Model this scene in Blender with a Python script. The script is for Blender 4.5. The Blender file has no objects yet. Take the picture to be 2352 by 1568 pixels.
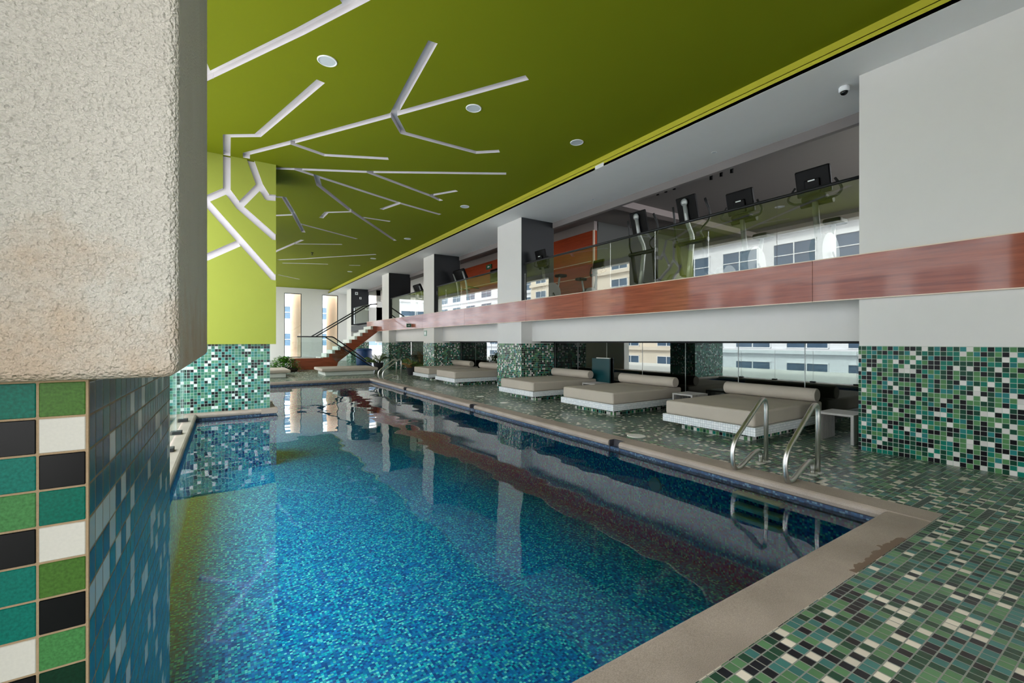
import bpy, bmesh, math, random
from mathutils import Vector, Matrix
random.seed(7)
S = bpy.context.scene
COL = S.collection
PI = math.pi

# ------------------------------------------------------------------ camera, sky, sun, exposure
cam_d = bpy.data.cameras.new('camera'); cam = bpy.data.objects.new('camera', cam_d); COL.objects.link(cam)
cam_d.sensor_width = 36.0; cam_d.lens = 1019.0 / 2352.0 * 36.0
cam_d.clip_start = 0.05; cam_d.clip_end = 400
cam.location = (0, 0, 1.4); cam.rotation_euler = (PI / 2, 0, -math.radians(32.91))
S.camera = cam

world = bpy.data.worlds.new('sky'); S.world = world; world.use_nodes = True
bg = world.node_tree.nodes['Background']
bg.inputs['Color'].default_value = (0.95, 0.965, 1.0, 1); bg.inputs['Strength'].default_value = 3.6
sun_d = bpy.data.lights.new('sun', 'SUN'); sun = bpy.data.objects.new('sun', sun_d); COL.objects.link(sun)
sun_d.energy = 3.2; sun_d.angle = math.radians(3); sun_d.color = (1, .96, .9)
sun.rotation_euler = (0, math.radians(42), math.radians(12))   # from the right and high: falls on the houses across the street


def portal(loc, rot, sx, sy):
    d = bpy.data.lights.new('window_portal', 'AREA'); o = bpy.data.objects.new('window_portal', d); COL.objects.link(o)
    d.shape = 'RECTANGLE'; d.size = sx; d.size_y = sy; d.cycles.is_portal = True
    o.location = loc; o.rotation_euler = rot


S.view_settings.view_transform = 'Standard'; S.view_settings.look = 'None'
S.view_settings.exposure = 1.1; S.view_settings.gamma = 1.0
S.view_settings.use_curve_mapping = False
S.cycles.max_bounces = 7; S.cycles.diffuse_bounces = 4; S.cycles.glossy_bounces = 4
S.cycles.transparent_max_bounces = 12; S.cycles.transmission_bounces = 3
S.cycles.caustics_reflective = False; S.cycles.caustics_refractive = False
S.cycles.sample_clamp_indirect = 6.0
S.cycles.use_denoising = True
try:
    S.cycles.denoiser = 'OPENIMAGEDENOISE'
except Exception:
    pass

# ------------------------------------------------------------------ dimensions
ZC = 5.12          # green ceiling
ZS = 4.846         # white soffit
XW = 6.91          # column faces on the pool side
FZ0, FZ1 = 1.957, 2.515   # timber fascia
GF = 2.40          # gym floor
PX0, PX1, PY0, PY1 = -0.45, 4.58, 1.42, 17.0   # pool between the coping edges
WL = -0.122         # water level
PIT = 0.0537       # wall tile pitch
YN, YF = -5.0, 34.0

# ------------------------------------------------------------------ materials
def srgb(r, g, b):
    f = lambda c: (c / 255 / 12.92) if c / 255 <= .04045 else ((c / 255 + .055) / 1.055) ** 2.4
    return (f(r), f(g), f(b), 1)


class NT:
    def __init__(s, name):
        s.m = bpy.data.materials.new(name); s.m.use_nodes = True; s.t = s.m.node_tree
        s.b = s.t.nodes['Principled BSDF']; s.out = s.t.nodes['Material Output']

    def n(s, typ, **kw):
        x = s.t.nodes.new(typ)
        for k, v in kw.items():
            if k.startswith('i_'):
                k2 = k[2:]
                x.inputs[int(k2) if k2.isdigit() else k2.replace('_', ' ')].default_value = v
            else:
                setattr(x, k, v)
        return x

    def l(s, a, b):
        s.t.links.new(a, b)

    def math(s, op, a, b=None):
        x = s.n('ShaderNodeMath', operation=op)
        for i, v in enumerate((a, b)):
            if v is None: continue
            if isinstance(v, (int, float)): x.inputs[i].default_value = v
            else: s.l(v, x.inputs[i])
        return x.outputs[0]


def plain(name, col, rough=.5, metal=0.0, spec=.5, noise=0.0, nscale=6.0, bump=0.0, bscale=60.0, coat=0.0):
    t = NT(name); b = t.b
    b.inputs['Base Color'].default_value = col; b.inputs['Roughness'].default_value = rough
    b.inputs['Metallic'].default_value = metal; b.inputs['Specular IOR Level'].default_value = spec
    b.inputs['Coat Weight'].default_value = coat
    tc = t.n('ShaderNodeTexCoord')
    nz = t.n('ShaderNodeTexNoise', i_Scale=nscale, i_Detail=4.0)
    t.l(tc.outputs['Object'], nz.inputs['Vector'])
    hs = t.n('ShaderNodeHueSaturation'); hs.inputs['Color'].default_value = col
    mr = t.n('ShaderNodeMapRange', i_3=1 - max(noise, .02), i_4=1 + max(noise, .02))
    t.l(nz.outputs['Fac'], mr.inputs[0]); t.l(mr.outputs[0], hs.inputs['Value']); t.l(hs.outputs[0], b.inputs['Base Color'])
    if bump > 0:
        n2 = t.n('ShaderNodeTexNoise', i_Scale=bscale, i_Detail=3.0)
        t.l(tc.outputs['Object'], n2.inputs['Vector'])
        bp = t.n('ShaderNodeBump', i_Strength=bump, i_Distance=.01)
        t.l(n2.outputs['Fac'], bp.inputs['Height']); t.l(bp.outputs[0], b.inputs['Normal'])
    return t.m


def mosaic(name, cols, pitch, grout, gw=.045, rough=.25, seed=0.0, var=.12, bump=.25, groutrough=.8, spec=.5):
    """cols = [(share, colour), ...]; tiles laid on the metre-scaled UV map"""
    t = NT(name); b = t.b
    uv = t.n('ShaderNodeUVMap', uv_map='UVMap')
    sc = t.n('ShaderNodeVectorMath', operation='SCALE', i_Scale=1 / pitch); t.l(uv.outputs[0], sc.inputs[0])
    fl = t.n('ShaderNodeVectorMath', operation='FLOOR'); t.l(sc.outputs[0], fl.inputs[0])
    fr = t.n('ShaderNodeVectorMath', operation='FRACTION'); t.l(sc.outputs[0], fr.inputs[0])
    ad = t.n('ShaderNodeVectorMath', operation='ADD'); t.l(fl.outputs[0], ad.inputs[0]); ad.inputs[1].default_value = (seed + .5, seed * 1.7 + .5, .5)
    wn = t.n('ShaderNodeTexWhiteNoise', noise_dimensions='2D'); t.l(ad.outputs[0], wn.inputs['Vector'])
    rp = t.n('ShaderNodeValToRGB'); rp.color_ramp.interpolation = 'CONSTANT'
    el = rp.color_ramp.elements
    tot = sum(c[0] for c in cols); pos = 0
    for i, (sh, c) in enumerate(cols):
        e = el[i] if i < 2 else el.new(pos)
        e.position = pos; e.color = c; pos += sh / tot
    t.l(wn.outputs['Value'], rp.inputs[0])
    # small variation inside one colour
    hs = t.n('ShaderNodeHueSaturation'); t.l(rp.outputs[0], hs.inputs['Color'])
    sp2 = t.n('ShaderNodeSeparateColor'); t.l(wn.outputs['Color'], sp2.inputs[0])
    mr = t.n('ShaderNodeMapRange', i_3=1 - var, i_4=1 + var); t.l(sp2.outputs[1], mr.inputs[0]); t.l(mr.outputs[0], hs.inputs['Value'])
    sp = t.n('ShaderNodeSeparateXYZ'); t.l(fr.outputs[0], sp.inputs[0])
    ax = t.math('ABSOLUTE', t.math('SUBTRACT', sp.outputs[0], .5)); ay = t.math('ABSOLUTE', t.math('SUBTRACT', sp.outputs[1], .5))
    mx = t.math('MAXIMUM', ax, ay)
    g = t.math('GREATER_THAN', mx, .5 - gw)
    mix = t.n('ShaderNodeMix', data_type='RGBA'); t.l(g, mix.inputs[0]); t.l(hs.outputs[0], mix.inputs[6]); mix.inputs[7].default_value = grout
    t.l(mix.outputs[2], b.inputs['Base Color'])
    r = t.n('ShaderNodeMapRange', i_3=rough, i_4=groutrough); t.l(g, r.inputs[0]); t.l(r.outputs[0], b.inputs['Roughness'])
    b.inputs['Specular IOR Level'].default_value = spec
    if bump:
        h = t.n('ShaderNodeMapRange', i_1=.5 - gw * 2.2, i_2=.5 - gw * .6, i_3=1.0, i_4=0.0); t.l(mx, h.inputs[0])
        # every tile is tilted a hair
        tilt = t.math('MULTIPLY', sp.outputs[0], t.math('SUBTRACT', sp2.outputs[0], .5))
        hh = t.math('ADD', h.outputs[0], t.math('MULTIPLY', tilt, .35))
        bp = t.n('ShaderNodeBump', i_Strength=bump, i_Distance=.002); t.l(hh, bp.inputs['Height']); t.l(bp.outputs[0], b.inputs['Normal'])
    return t.m


BLK = srgb(12, 10, 14); WHT = srgb(208, 204, 198); DKG = srgb(18, 62, 44); MDG = srgb(78, 124, 78); TEA = srgb(16, 108, 90); TEB = srgb(36, 112, 110)
WALLSET = [(.22, BLK), (.14, WHT), (.21, DKG), (.20, MDG), (.16, TEA), (.09, TEB)]
M_wallmosaic = mosaic('green wall mosaic', WALLSET, PIT, srgb(176, 186, 172), rough=.25, seed=3, spec=.12)
LITSET = [(.24, srgb(10, 16, 18)), (.14, srgb(206, 212, 210)), (.25, srgb(42, 104, 88)), (.21, srgb(78, 130, 100)), (.20, srgb(56, 128, 122))]  # wall tile tones made lighter: strong daylight put into the colours
M_pilmosaic = mosaic('lit pillar mosaic', LITSET, .0568, srgb(150, 176, 166), rough=.25, seed=11)
M_deck = mosaic('deck mosaic', [(.18, srgb(26, 28, 34)), (.13, srgb(222, 212, 194)), (.26, srgb(36, 70, 52)), (.24, srgb(88, 128, 88)), (.19, srgb(62, 114, 108))],
                .0530, srgb(134, 136, 126), gw=.055, rough=.24, seed=21, bump=.35)
M_ledge = mosaic('white ledge mosaic', [(.5, srgb(226, 228, 228)), (.5, srgb(214, 218, 220))], .036, srgb(150, 160, 160), gw=.05, rough=.3, seed=5, var=.04)
POOLSET = [(.20, srgb(0, 84, 168)), (.24, srgb(0, 130, 208)), (.24, srgb(0, 156, 216)), (.19, srgb(14, 212, 226)), (.12, srgb(120, 250, 242))]
M_pool = mosaic('blue pool mosaic', POOLSET, .0215, srgb(30, 130, 180), gw=.04, rough=.5, seed=31, bump=0, var=.22)
M_poolwall = mosaic('blue pool wall mosaic', [(.3, srgb(24, 42, 72)), (.3, srgb(34, 58, 90)), (.25, srgb(44, 76, 108)), (.15, srgb(88, 116, 132))], .022, srgb(64, 78, 94), gw=.05, rough=.4, seed=37, bump=0)
M_fgside = mosaic('pillar side mosaic', [(.16, srgb(10, 16, 26)), (.18, srgb(196, 200, 192)), (.24, srgb(14, 74, 70)), (.20, srgb(14, 62, 78)), (.22, srgb(10, 86, 78))],
                  .0507, srgb(140, 128, 104), gw=.035, rough=.25, seed=43, spec=.16)

M_white = plain('white wall paint', srgb(213, 211, 206), .7, noise=.02, bump=.04, bscale=180)
M_soffit = plain('white soffit paint', srgb(226, 226, 226), .75, noise=.02)
M_green = plain('leaf green ceiling paint', srgb(113, 122, 12), .85, spec=.15, noise=.03, nscale=1.2)
M_lime = plain('lime edge paint', srgb(184, 180, 44), .7)
M_box = plain('lime pillar paint', srgb(142, 151, 62), .8, spec=.2, noise=.02)
M_groove = plain('white groove lining', srgb(208, 204, 208), .6)
M_dark = plain('charcoal paint', srgb(22, 26, 29), .6, noise=.04)
M_gymceil = plain('dark gym ceiling', srgb(124, 118, 116), .8)
M_gymwall = plain('mauve grey gym wall', srgb(150, 140, 138), .8)
M_gymfloor = plain('dark gym floor', srgb(50, 50, 52), .6)
M_trimline = plain('pale timber edging', srgb(226, 206, 184), .5)
M_chrome = plain('brushed stainless steel', srgb(206, 205, 200), .34, metal=1.0, noise=.05, nscale=30)
M_blackmetal = plain('black metal', srgb(22, 24, 26), .4, metal=.3)
M_black = plain('black plastic', srgb(5, 5, 6), .5, spec=.12)
M_silver = plain('silver grey paint', srgb(150, 154, 152), .4, metal=.4)
M_mauve = plain('grey shroud', srgb(96, 96, 92), .5)
M_table = plain('pale grey slats', srgb(172, 168, 162), .5)
M_peach = plain('peach render', srgb(232, 196, 170), .85, noise=.04)
M_towel = plain('blue bin shell', srgb(16, 60, 110), .5, noise=.4, nscale=9)
M_leaf = plain('leaf green', srgb(76, 128, 34), .5, noise=.35, nscale=5)
M_frond = plain('palm green', srgb(84, 108, 44), .5, noise=.4, nscale=3)
M_dryleaf = plain('dry frond', srgb(150, 116, 70), .6, noise=.3)
M_pot = plain('dark pot', srgb(58, 56, 60), .5)
M_soil = plain('soil', srgb(50, 40, 32), .9)
M_exit = plain('exit green', srgb(10, 96, 60), .4)
M_signwhite = plain('sign white', srgb(225, 230, 228), .5)
M_lens = plain('camera lens', srgb(8, 8, 10), .08)
M_diff = plain('round lamp cover', srgb(196, 204, 210), .5)
M_plate = plain('pale lid', srgb(214, 212, 204), .5)
M_tread = plain('pale ladder tread', srgb(244, 248, 226), .5)
M_concrete = plain('terrace concrete', srgb(206, 205, 198), .8, noise=.08)
M_street = plain('street', srgb(150, 150, 150), .9, noise=.15, nscale=.2)
M_facade = plain('white facade', srgb(232, 234, 238), .8, noise=.03)
M_facade2 = plain('cream facade', srgb(226, 214, 196), .8, noise=.03)
M_pane = plain('building window glass', srgb(78, 100, 122), .15, noise=.3, nscale=.6)
M_frame = plain('white window frame', srgb(236, 238, 240), .6)
M_stone = plain('pale stone', srgb(200, 206, 196), .6, noise=.05)
M_rubber = plain('pedal rubber', srgb(26, 26, 26), .7)


def coping_mat():
    t = NT('tan stone coping'); b = t.b
    tc = t.n('ShaderNodeTexCoord')
    n1 = t.n('ShaderNodeTexNoise', i_Scale=2.2, i_Detail=6.0); t.l(tc.outputs['Object'], n1.inputs['Vector'])
    n2 = t.n('ShaderNodeTexNoise', i_Scale=240.0, i_Detail=2.0); t.l(tc.outputs['Object'], n2.inputs['Vector'])
    rp = t.n('ShaderNodeValToRGB'); rp.color_ramp.elements[0].position = .3; rp.color_ramp.elements[0].color = srgb(144, 131, 119)
    rp.color_ramp.elements[1].position = .7; rp.color_ramp.elements[1].color = srgb(168, 154, 141); t.l(n1.outputs['Fac'], rp.inputs[0])
    mr = t.n('ShaderNodeMapRange', i_1=.35, i_2=.65, i_3=.78, i_4=1.15); t.l(n2.outputs['Fac'], mr.inputs[0])
    hs = t.n('ShaderNodeHueSaturation'); t.l(rp.outputs[0], hs.inputs['Color']); t.l(mr.outputs[0], hs.inputs['Value'])
    # damp patch with an edge of its own near the outer corner
    sp = t.n('ShaderNodeSeparateXYZ'); t.l(tc.outputs['Object'], sp.inputs[0])
    n3 = t.n('ShaderNodeTexNoise', i_Scale=7.0, i_Detail=3.0); t.l(tc.outputs['Object'], n3.inputs['Vector'])
    yy = t.math('ADD', sp.outputs[1], t.math('MULTIPLY', n3.outputs['Fac'], .16))
    wet = t.math('MULTIPLY', t.math('LESS_THAN', yy, 1.24), t.math('MULTIPLY', t.math('GREATER_THAN', sp.outputs[0], 3.2), t.math('LESS_THAN', sp.outputs[0], 4.05)))
    mx = t.n('ShaderNodeMix', data_type='RGBA'); t.l(wet, mx.inputs[0]); t.l(hs.outputs[0], mx.inputs[6]); mx.inputs[7].default_value = srgb(112, 92, 76)
    t.l(mx.outputs[2], b.inputs['Base Color']); b.inputs['Roughness'].default_value = .6
    bp = t.n('ShaderNodeBump', i_Strength=.12, i_Distance=.002); t.l(n2.outputs['Fac'], bp.inputs['Height']); t.l(bp.outputs[0], b.inputs['Normal'])
    return t.m


def stucco_mat():
    t = NT('rough white stucco'); b = t.b
    tc = t.n('ShaderNodeTexCoord')
    n1 = t.n('ShaderNodeTexNoise', i_Scale=190.0, i_Detail=2.0, i_Roughness=.5); t.l(tc.outputs['Object'], n1.inputs['Vector'])
    n2 = t.n('ShaderNodeTexNoise', i_Scale=4.0, i_Detail=5.0); t.l(tc.outputs['Object'], n2.inputs['Vector'])
    v = t.n('ShaderNodeTexVoronoi', i_Scale=230.0); t.l(tc.outputs['Object'], v.inputs['Vector'])
    base = t.n('ShaderNodeMix', data_type='RGBA'); base.inputs[6].default_value = srgb(214, 205, 192); base.inputs[7].default_value = srgb(226, 220, 210)
    t.l(n2.outputs['Fac'], base.inputs[0])
    # rusty stain: low on the front face
    sp = t.n('ShaderNodeSeparateXYZ'); t.l(tc.outputs['Object'], sp.inputs[0])
    n3 = t.n('ShaderNodeTexNoise', i_Scale=7.0, i_Detail=5.0, i_Roughness=.65); t.l(tc.outputs['Object'], n3.inputs['Vector'])
    zz = t.n('ShaderNodeMapRange', i_1=1.36, i_2=1.62, i_3=.34, i_4=-.1); t.l(sp.outputs[2], zz.inputs[0])
    st = t.n('ShaderNodeMapRange', i_1=.60, i_2=.86, i_3=0.0, i_4=.6); t.l(t.math('ADD', n3.outputs['Fac'], zz.outputs[0]), st.inputs[0])
    mx = t.n('ShaderNodeMix', data_type='RGBA'); t.l(st.outputs[0], mx.inputs[0]); t.l(base.outputs[2], mx.inputs[6]); mx.inputs[7].default_value = srgb(206, 172, 138)
    t.l(mx.outputs[2], b.inputs['Base Color']); b.inputs['Roughness'].default_value = .85
    h = t.math('ADD', t.math('MULTIPLY', n1.outputs['Fac'], 1.0), t.math('MULTIPLY', v.outputs['Distance'], .5))
    bp = t.n('ShaderNodeBump', i_Strength=1.0, i_Distance=.006); t.l(h, bp.inputs['Height']); t.l(bp.outputs[0], b.inputs['Normal'])
    return t.m


def wood_mat(name, c1, c2, axis='Y', rough=.3):
    t = NT(name); b = t.b
    tc = t.n('ShaderNodeTexCoord'); mp = t.n('ShaderNodeMapping')
    mp.inputs['Scale'].default_value = {'Y': (5, .7, 14), 'X': (.7, 5, 14)}[axis]
    t.l(tc.outputs['Object'], mp.inputs[0])
    n1 = t.n('ShaderNodeTexNoise', i_Scale=1.6, i_Detail=7.0, i_Roughness=.62, i_Distortion=.5); t.l(mp.outputs[0], n1.inputs['Vector'])
    rp = t.n('ShaderNodeValToRGB'); rp.color_ramp.elements[0].position = .3; rp.color_ramp.elements[0].color = c1
    rp.color_ramp.elements[1].position = .72; rp.color_ramp.elements[1].color = c2; t.l(n1.outputs['Fac'], rp.inputs[0])
    t.l(rp.outputs[0], b.inputs['Base Color']); b.inputs['Roughness'].default_value = rough
    b.inputs['Coat Weight'].default_value = .55; b.inputs['Coat Roughness'].default_value = .07; b.inputs['Specular IOR Level'].default_value = .2
    return t.m


def glass_mat(name, tint, ior=1.5, boost=1.0):
    """thin pane: mirror reflection by angle, the rest passes straight through"""
    t = NT(name); t.t.nodes.remove(t.b)
    ge = t.n('ShaderNodeNewGeometry'); dt = t.n('ShaderNodeVectorMath', operation='DOT_PRODUCT'); t.l(ge.outputs['Incoming'], dt.inputs[0]); t.l(ge.outputs['Normal'], dt.inputs[1])
    c5 = t.math('POWER', t.math('SUBTRACT', 1.0, t.math('ABSOLUTE', dt.outputs['Value'])), 5.0)
    f0 = ((ior - 1) / (ior + 1)) ** 2 * boost
    f2 = t.math('ADD', t.math('MULTIPLY', c5, 1 - f0), f0)
    tr = t.n('ShaderNodeBsdfTransparent'); tr.inputs[0].default_value = tint
    gl = t.n('ShaderNodeBsdfGlossy'); gl.inputs['Roughness'].default_value = 0.0; gl.inputs[0].default_value = (.95, 1, .98, 1)
    mx = t.n('ShaderNodeMixShader'); t.l(f2, mx.inputs[0]); t.l(tr.outputs[0], mx.inputs[1]); t.l(gl.outputs[0], mx.inputs[2]); t.l(mx.outputs[0], t.out.inputs[0])
    return t.m


def water_mat():
    t = NT('pool water'); t.t.nodes.remove(t.b)
    tc = t.n('ShaderNodeTexCoord'); mp = t.n('ShaderNodeMapping'); mp.inputs['Scale'].default_value = (1.0, .8, 1); t.l(tc.outputs['Object'], mp.inputs[0])
    n1 = t.n('ShaderNodeTexNoise', i_Scale=1.1, i_Detail=2.0, i_Roughness=.45); t.l(mp.outputs[0], n1.inputs['Vector'])
    bp = t.n('ShaderNodeBump', i_Strength=.22, i_Distance=.05); t.l(n1.outputs['Fac'], bp.inputs['Height'])
    fr = t.n('ShaderNodeFresnel', i_IOR=1.40); t.l(bp.outputs[0], fr.inputs['Normal'])
    tr = t.n('ShaderNodeBsdfTransparent'); tr.inputs[0].default_value = (.84, .97, 1.0, 1)
    gl = t.n('ShaderNodeBsdfGlossy'); gl.inputs['Roughness'].default_value = 0.0; gl.inputs[0].default_value = (1, 1, 1, 1); t.l(bp.outputs[0], gl.inputs['Normal'])
    mx = t.n('ShaderNodeMixShader'); t.l(fr.outputs[0], mx.inputs[0]); t.l(tr.outputs[0], mx.inputs[1]); t.l(gl.outputs[0], mx.inputs[2]); t.l(mx.outputs[0], t.out.inputs[0])
    return t.m


def fabric_mat():
    t = NT('taupe outdoor fabric'); b = t.b
    tc = t.n('ShaderNodeTexCoord')
    n1 = t.n('ShaderNodeTexNoise', i_Scale=3.0, i_Detail=3.0); t.l(tc.outputs['Object'], n1.inputs['Vector'])
    n2 = t.n('ShaderNodeTexNoise', i_Scale=500.0); t.l(tc.outputs['Object'], n2.inputs['Vector'])
    mx = t.n('ShaderNodeMix', data_type='RGBA'); t.l(n1.outputs['Fac'], mx.inputs[0]); mx.inputs[6].default_value = srgb(170, 161, 147); mx.inputs[7].default_value = srgb(183, 173, 158)
    t.l(mx.outputs[2], b.inputs['Base Color']); b.inputs['Roughness'].default_value = .85
    bp = t.n('ShaderNodeBump', i_Strength=.15, i_Distance=.002); t.l(n2.outputs['Fac'], bp.inputs['Height']); t.l(bp.outputs[0], b.inputs['Normal'])
    return t.m


def tile_mat(name, col, rough=.3, mott=.25):
    """one glazed tile colour seen close up"""
    t = NT(name); b = t.b; tc = t.n('ShaderNodeTexCoord')
    n1 = t.n('ShaderNodeTexNoise', i_Scale=260.0, i_Detail=3.0); t.l(tc.outputs['Object'], n1.inputs['Vector'])
    hs = t.n('ShaderNodeHueSaturation'); hs.inputs['Color'].default_value = col
    mr = t.n('ShaderNodeMapRange', i_1=.3, i_2=.7, i_3=1 - mott, i_4=1 + mott); t.l(n1.outputs['Fac'], mr.inputs[0]); t.l(mr.outputs[0], hs.inputs['Value'])
    t.l(hs.outputs[0], b.inputs['Base Color']); b.inputs['Roughness'].default_value = rough; b.inputs['Specular IOR Level'].default_value = .12
    return t.m


M_coping = coping_mat(); M_stucco = stucco_mat(); M_fabric = fabric_mat(); M_water = water_mat()
M_wood = wood_mat('red timber veneer', srgb(118, 56, 34), srgb(166, 88, 58))
M_wood2 = wood_mat('orange timber panelling', srgb(140, 52, 26), srgb(178, 76, 40), rough=.35)
M_woodx = wood_mat('dark red stair timber', srgb(120, 56, 32), srgb(158, 80, 48), axis='X', rough=.35)
M_glass = glass_mat('clear glass', (.90, .96, .95, 1), 1.5, 1.4)
M_railglass = glass_mat('balcony glass', (.93, .94, .90, 1), 1.6, 1.5)
M_darkglass = glass_mat('smoked mirror glass', (.22, .25, .22, 1), 1.8, 1.9)


# ------------------------------------------------------------------ mesh helpers
class MB:
    """collects boxes, tubes, prisms ...; build() links them as ONE mesh object"""
    def __init__(s): s.bm = bmesh.new(); s.k = 0

    def _mk(s, faces):
        for f in faces: f.material_index = s.k

    def box(s, x0, x1, y0, y1, z0, z1, bev=0.0, seg=2):
        r = bmesh.ops.create_cube(s.bm, size=1.0)
        vs = r['verts']
        for v in vs: v.co = Vector(((x0 + x1) / 2 + v.co.x * (x1 - x0), (y0 + y1) / 2 + v.co.y * (y1 - y0), (z0 + z1) / 2 + v.co.z * (z1 - z0)))
        fs = list({f for v in vs for f in v.link_faces}); s._mk(fs)
        if bev > 0:
            es = list({e for v in vs for e in v.link_edges})
            r = bmesh.ops.bevel(s.bm, geom=es, offset=bev, segments=seg, profile=.5, affect='EDGES'); s._mk(r['faces'])
        return s

    def tbox(s, M, sx, sy, sz, bev=0.0, seg=2):
        """box of the given size carried by matrix M"""
        r = bmesh.ops.create_cube(s.bm, size=1.0); vs = r['verts']
        for v in vs: v.co = Vector((v.co.x * sx, v.co.y * sy, v.co.z * sz))
        if bev > 0:
            es = list({e for v in vs for e in v.link_edges})
            r = bmesh.ops.bevel(s.bm, geom=es, offset=bev, segments=seg, profile=.5, affect='EDGES')
            vs = list({v for f in r['faces'] for v in f.verts} | {v for v in vs if v.is_valid})
        s._mk(list({f for v in vs for f in v.link_faces}))
        for v in vs: v.co = M @ v.co
        return s

    def tube(s, pts, r, n=12, cap=True, r2=None):
        pts = [Vector(p) for p in pts]; rings = []
        up = None
        for i, p in enumerate(pts):
            d = (pts[min(i + 1, len(pts) - 1)] - pts[max(i - 1, 0)]).normalized()
            if up is None:
                up = Vector((0, 0, 1)) if abs(d.z) < .9 else Vector((1, 0, 0))
            a = d.cross(up).normalized(); b = a.cross(d).normalized(); up = b
            rr = r if r2 is None else r + (r2 - r) * i / (len(pts) - 1)
            rings.append([s.bm.verts.new(p + a * rr * math.cos(2 * PI * k / n) + b * rr * math.sin(2 * PI * k / n)) for k in range(n)])
        fs = []
        for i in range(len(rings) - 1):
            for k in range(n):
                f = s.bm.faces.new((rings[i][k], rings[i][(k + 1) % n], rings[i + 1][(k + 1) % n], rings[i + 1][k])); f.smooth = True; fs.append(f)
        if cap:
            fs.append(s.bm.faces.new(rings[0][::-1])); fs.append(s.bm.faces.new(rings[-1]))
        s._mk(fs); return s

    def lathe(s, prof, c=(0, 0, 0), n=24, smooth=True):
        c = Vector(c); rings = []
        for r, z in prof:
            rings.append([s.bm.verts.new(c + Vector((r * math.cos(2 * PI * k / n), r * math.sin(2 * PI * k / n), z))) for k in range(n)])
        fs = []
        for i in range(len(rings) - 1):
            for k in range(n):
                f = s.bm.faces.new((rings[i][k], rings[i][(k + 1) % n], rings[i + 1][(k + 1) % n], rings[i + 1][k])); f.smooth = smooth; fs.append(f)
        fs.append(s.bm.faces.new(rings[0][::-1])); fs.append(s.bm.faces.new(rings[-1])); s._mk(fs); return s

    def prism(s, poly, d, axis='z', at=0.0):
        """polygon in the plane across axis, from at to at + d"""
        def P(a, b, c):
            return {'z': (a, b, c), 'y': (a, c, b), 'x': (c, a, b)}[axis]
        lo = [s.bm.verts.new(P(a, b, at)) for a, b in poly]; hi = [s.bm.verts.new(P(a, b, at + d)) for a, b in poly]
        fs = [s.bm.faces.new(lo[::-1]), s.bm.faces.new(hi)]
        n = len(poly)
        for i in range(n): fs.append(s.bm.faces.new((lo[i], lo[(i + 1) % n], hi[(i + 1) % n], hi[i])))
        s._mk(fs); return s

    def face(s, pts):
        f = s.bm.faces.new([s.bm.verts.new(p) for p in pts]); s._mk([f]); return s

    def build(s, name, mats, parent=None, kind=None, uvoff=(0, 0), smooth=None):
        bmesh.ops.recalc_face_normals(s.bm, faces=s.bm.faces[:]) if len(s.bm.faces) > 1 else None
        uvl = s.bm.loops.layers.uv.new('UVMap')
        s.bm.normal_update()
        for f in s.bm.faces:
            n = f.normal; ax = max(range(3), key=lambda i: abs(n[i]))
            for l in f.loops:
                c = l.vert.co
                u = (c.y, c.z) if ax == 0 else ((c.x, c.z) if ax == 1 else (c.x, c.y))
                l[uvl].uv = (u[0] + uvoff[0], u[1] + uvoff[1])
        me = bpy.data.meshes.new(name); s.bm.to_mesh(me); s.bm.free()
        for m in (mats if isinstance(mats, (list, tuple)) else [mats]): me.materials.append(m)
        o = bpy.data.objects.new(name, me); COL.objects.link(o)
        if parent is not None: o.parent = parent
        if kind: o['kind'] = kind
        return o


def struct(name, mb, mats, **k): return mb.build(name, mats, kind='structure', **k)
def tag(o, label, cat, group=None, kind=None):
    o['label'] = label; o['category'] = cat
    if group: o['group'] = group
    if kind: o['kind'] = kind
    return o
def thing(name, label, cat, loc=(0, 0, 0), rz=0.0, group=None):
    o = bpy.data.objects.new(name, None); COL.objects.link(o); o.location = loc; o.rotation_euler = (0, 0, rz); o.empty_display_size = .1
    return tag(o, label, cat, group)
def copy_tree(o, parent=None):
    kids = [c for c in bpy.data.objects if c.parent == o]
    c = o.copy(); COL.objects.link(c); c.parent = parent
    for k in kids: copy_tree(k, c)
    return c


def fillet(pts, r, n=6):
    """round the corners of a 3-D polyline"""
    pts = [Vector(p) for p in pts]; out = [pts[0]]
    for i in range(1, len(pts) - 1):
        a, b, c = pts[i - 1], pts[i], pts[i + 1]
        d1 = (a - b); d2 = (c - b); rr = min(r, d1.length * .49, d2.length * .49)
        p1 = b + d1.normalized() * rr; p2 = b + d2.normalized() * rr
        for k in range(n + 1):
            t = k / n; out.append(p1 * (1 - t) ** 2 + b * 2 * t * (1 - t) + p2 * t * t)
    out.append(pts[-1]); return out


# ------------------------------------------------------------------ pool, deck, coping
def ring_rects(x0, x1, y0, y1, hx0, hx1, hy0, hy1):
    return [(x0, hx0, y0, y1), (hx1, x1, y0, y1), (hx0, hx1, y0, hy0), (hx0, hx1, hy1, y1)]

CW = .30   # coping width
mb = MB()
for a, b, c, d in ring_rects(-1.05, 16.0, YN, YF, PX0 - CW, PX1 + CW, PY0 - CW, PY1 + CW):
    mb.box(a, b, c, d, -.25, 0)
struct('floor', mb, M_deck)

def coping_run(mb, p, q, out):
    """bullnosed slab from p to q (2-D); out = direction away from the water"""
    prof = [(0.0, -.045), (.004, -.022), (.016, -.008), (.035, .002), (CW, .004), (CW, -.09), (.03, -.09), (.008, -.075)]
    ax = 'y' if p[0] == q[0] else 'x'
    if ax == 'y':
        mb.prism([(p[0] + out * a, b) for a, b in prof], q[1] - p[1], 'y', p[1])
    else:
        mb.prism([(p[1] + out * a, b) for a, b in prof], q[0] - p[0], 'x', p[0])

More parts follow.
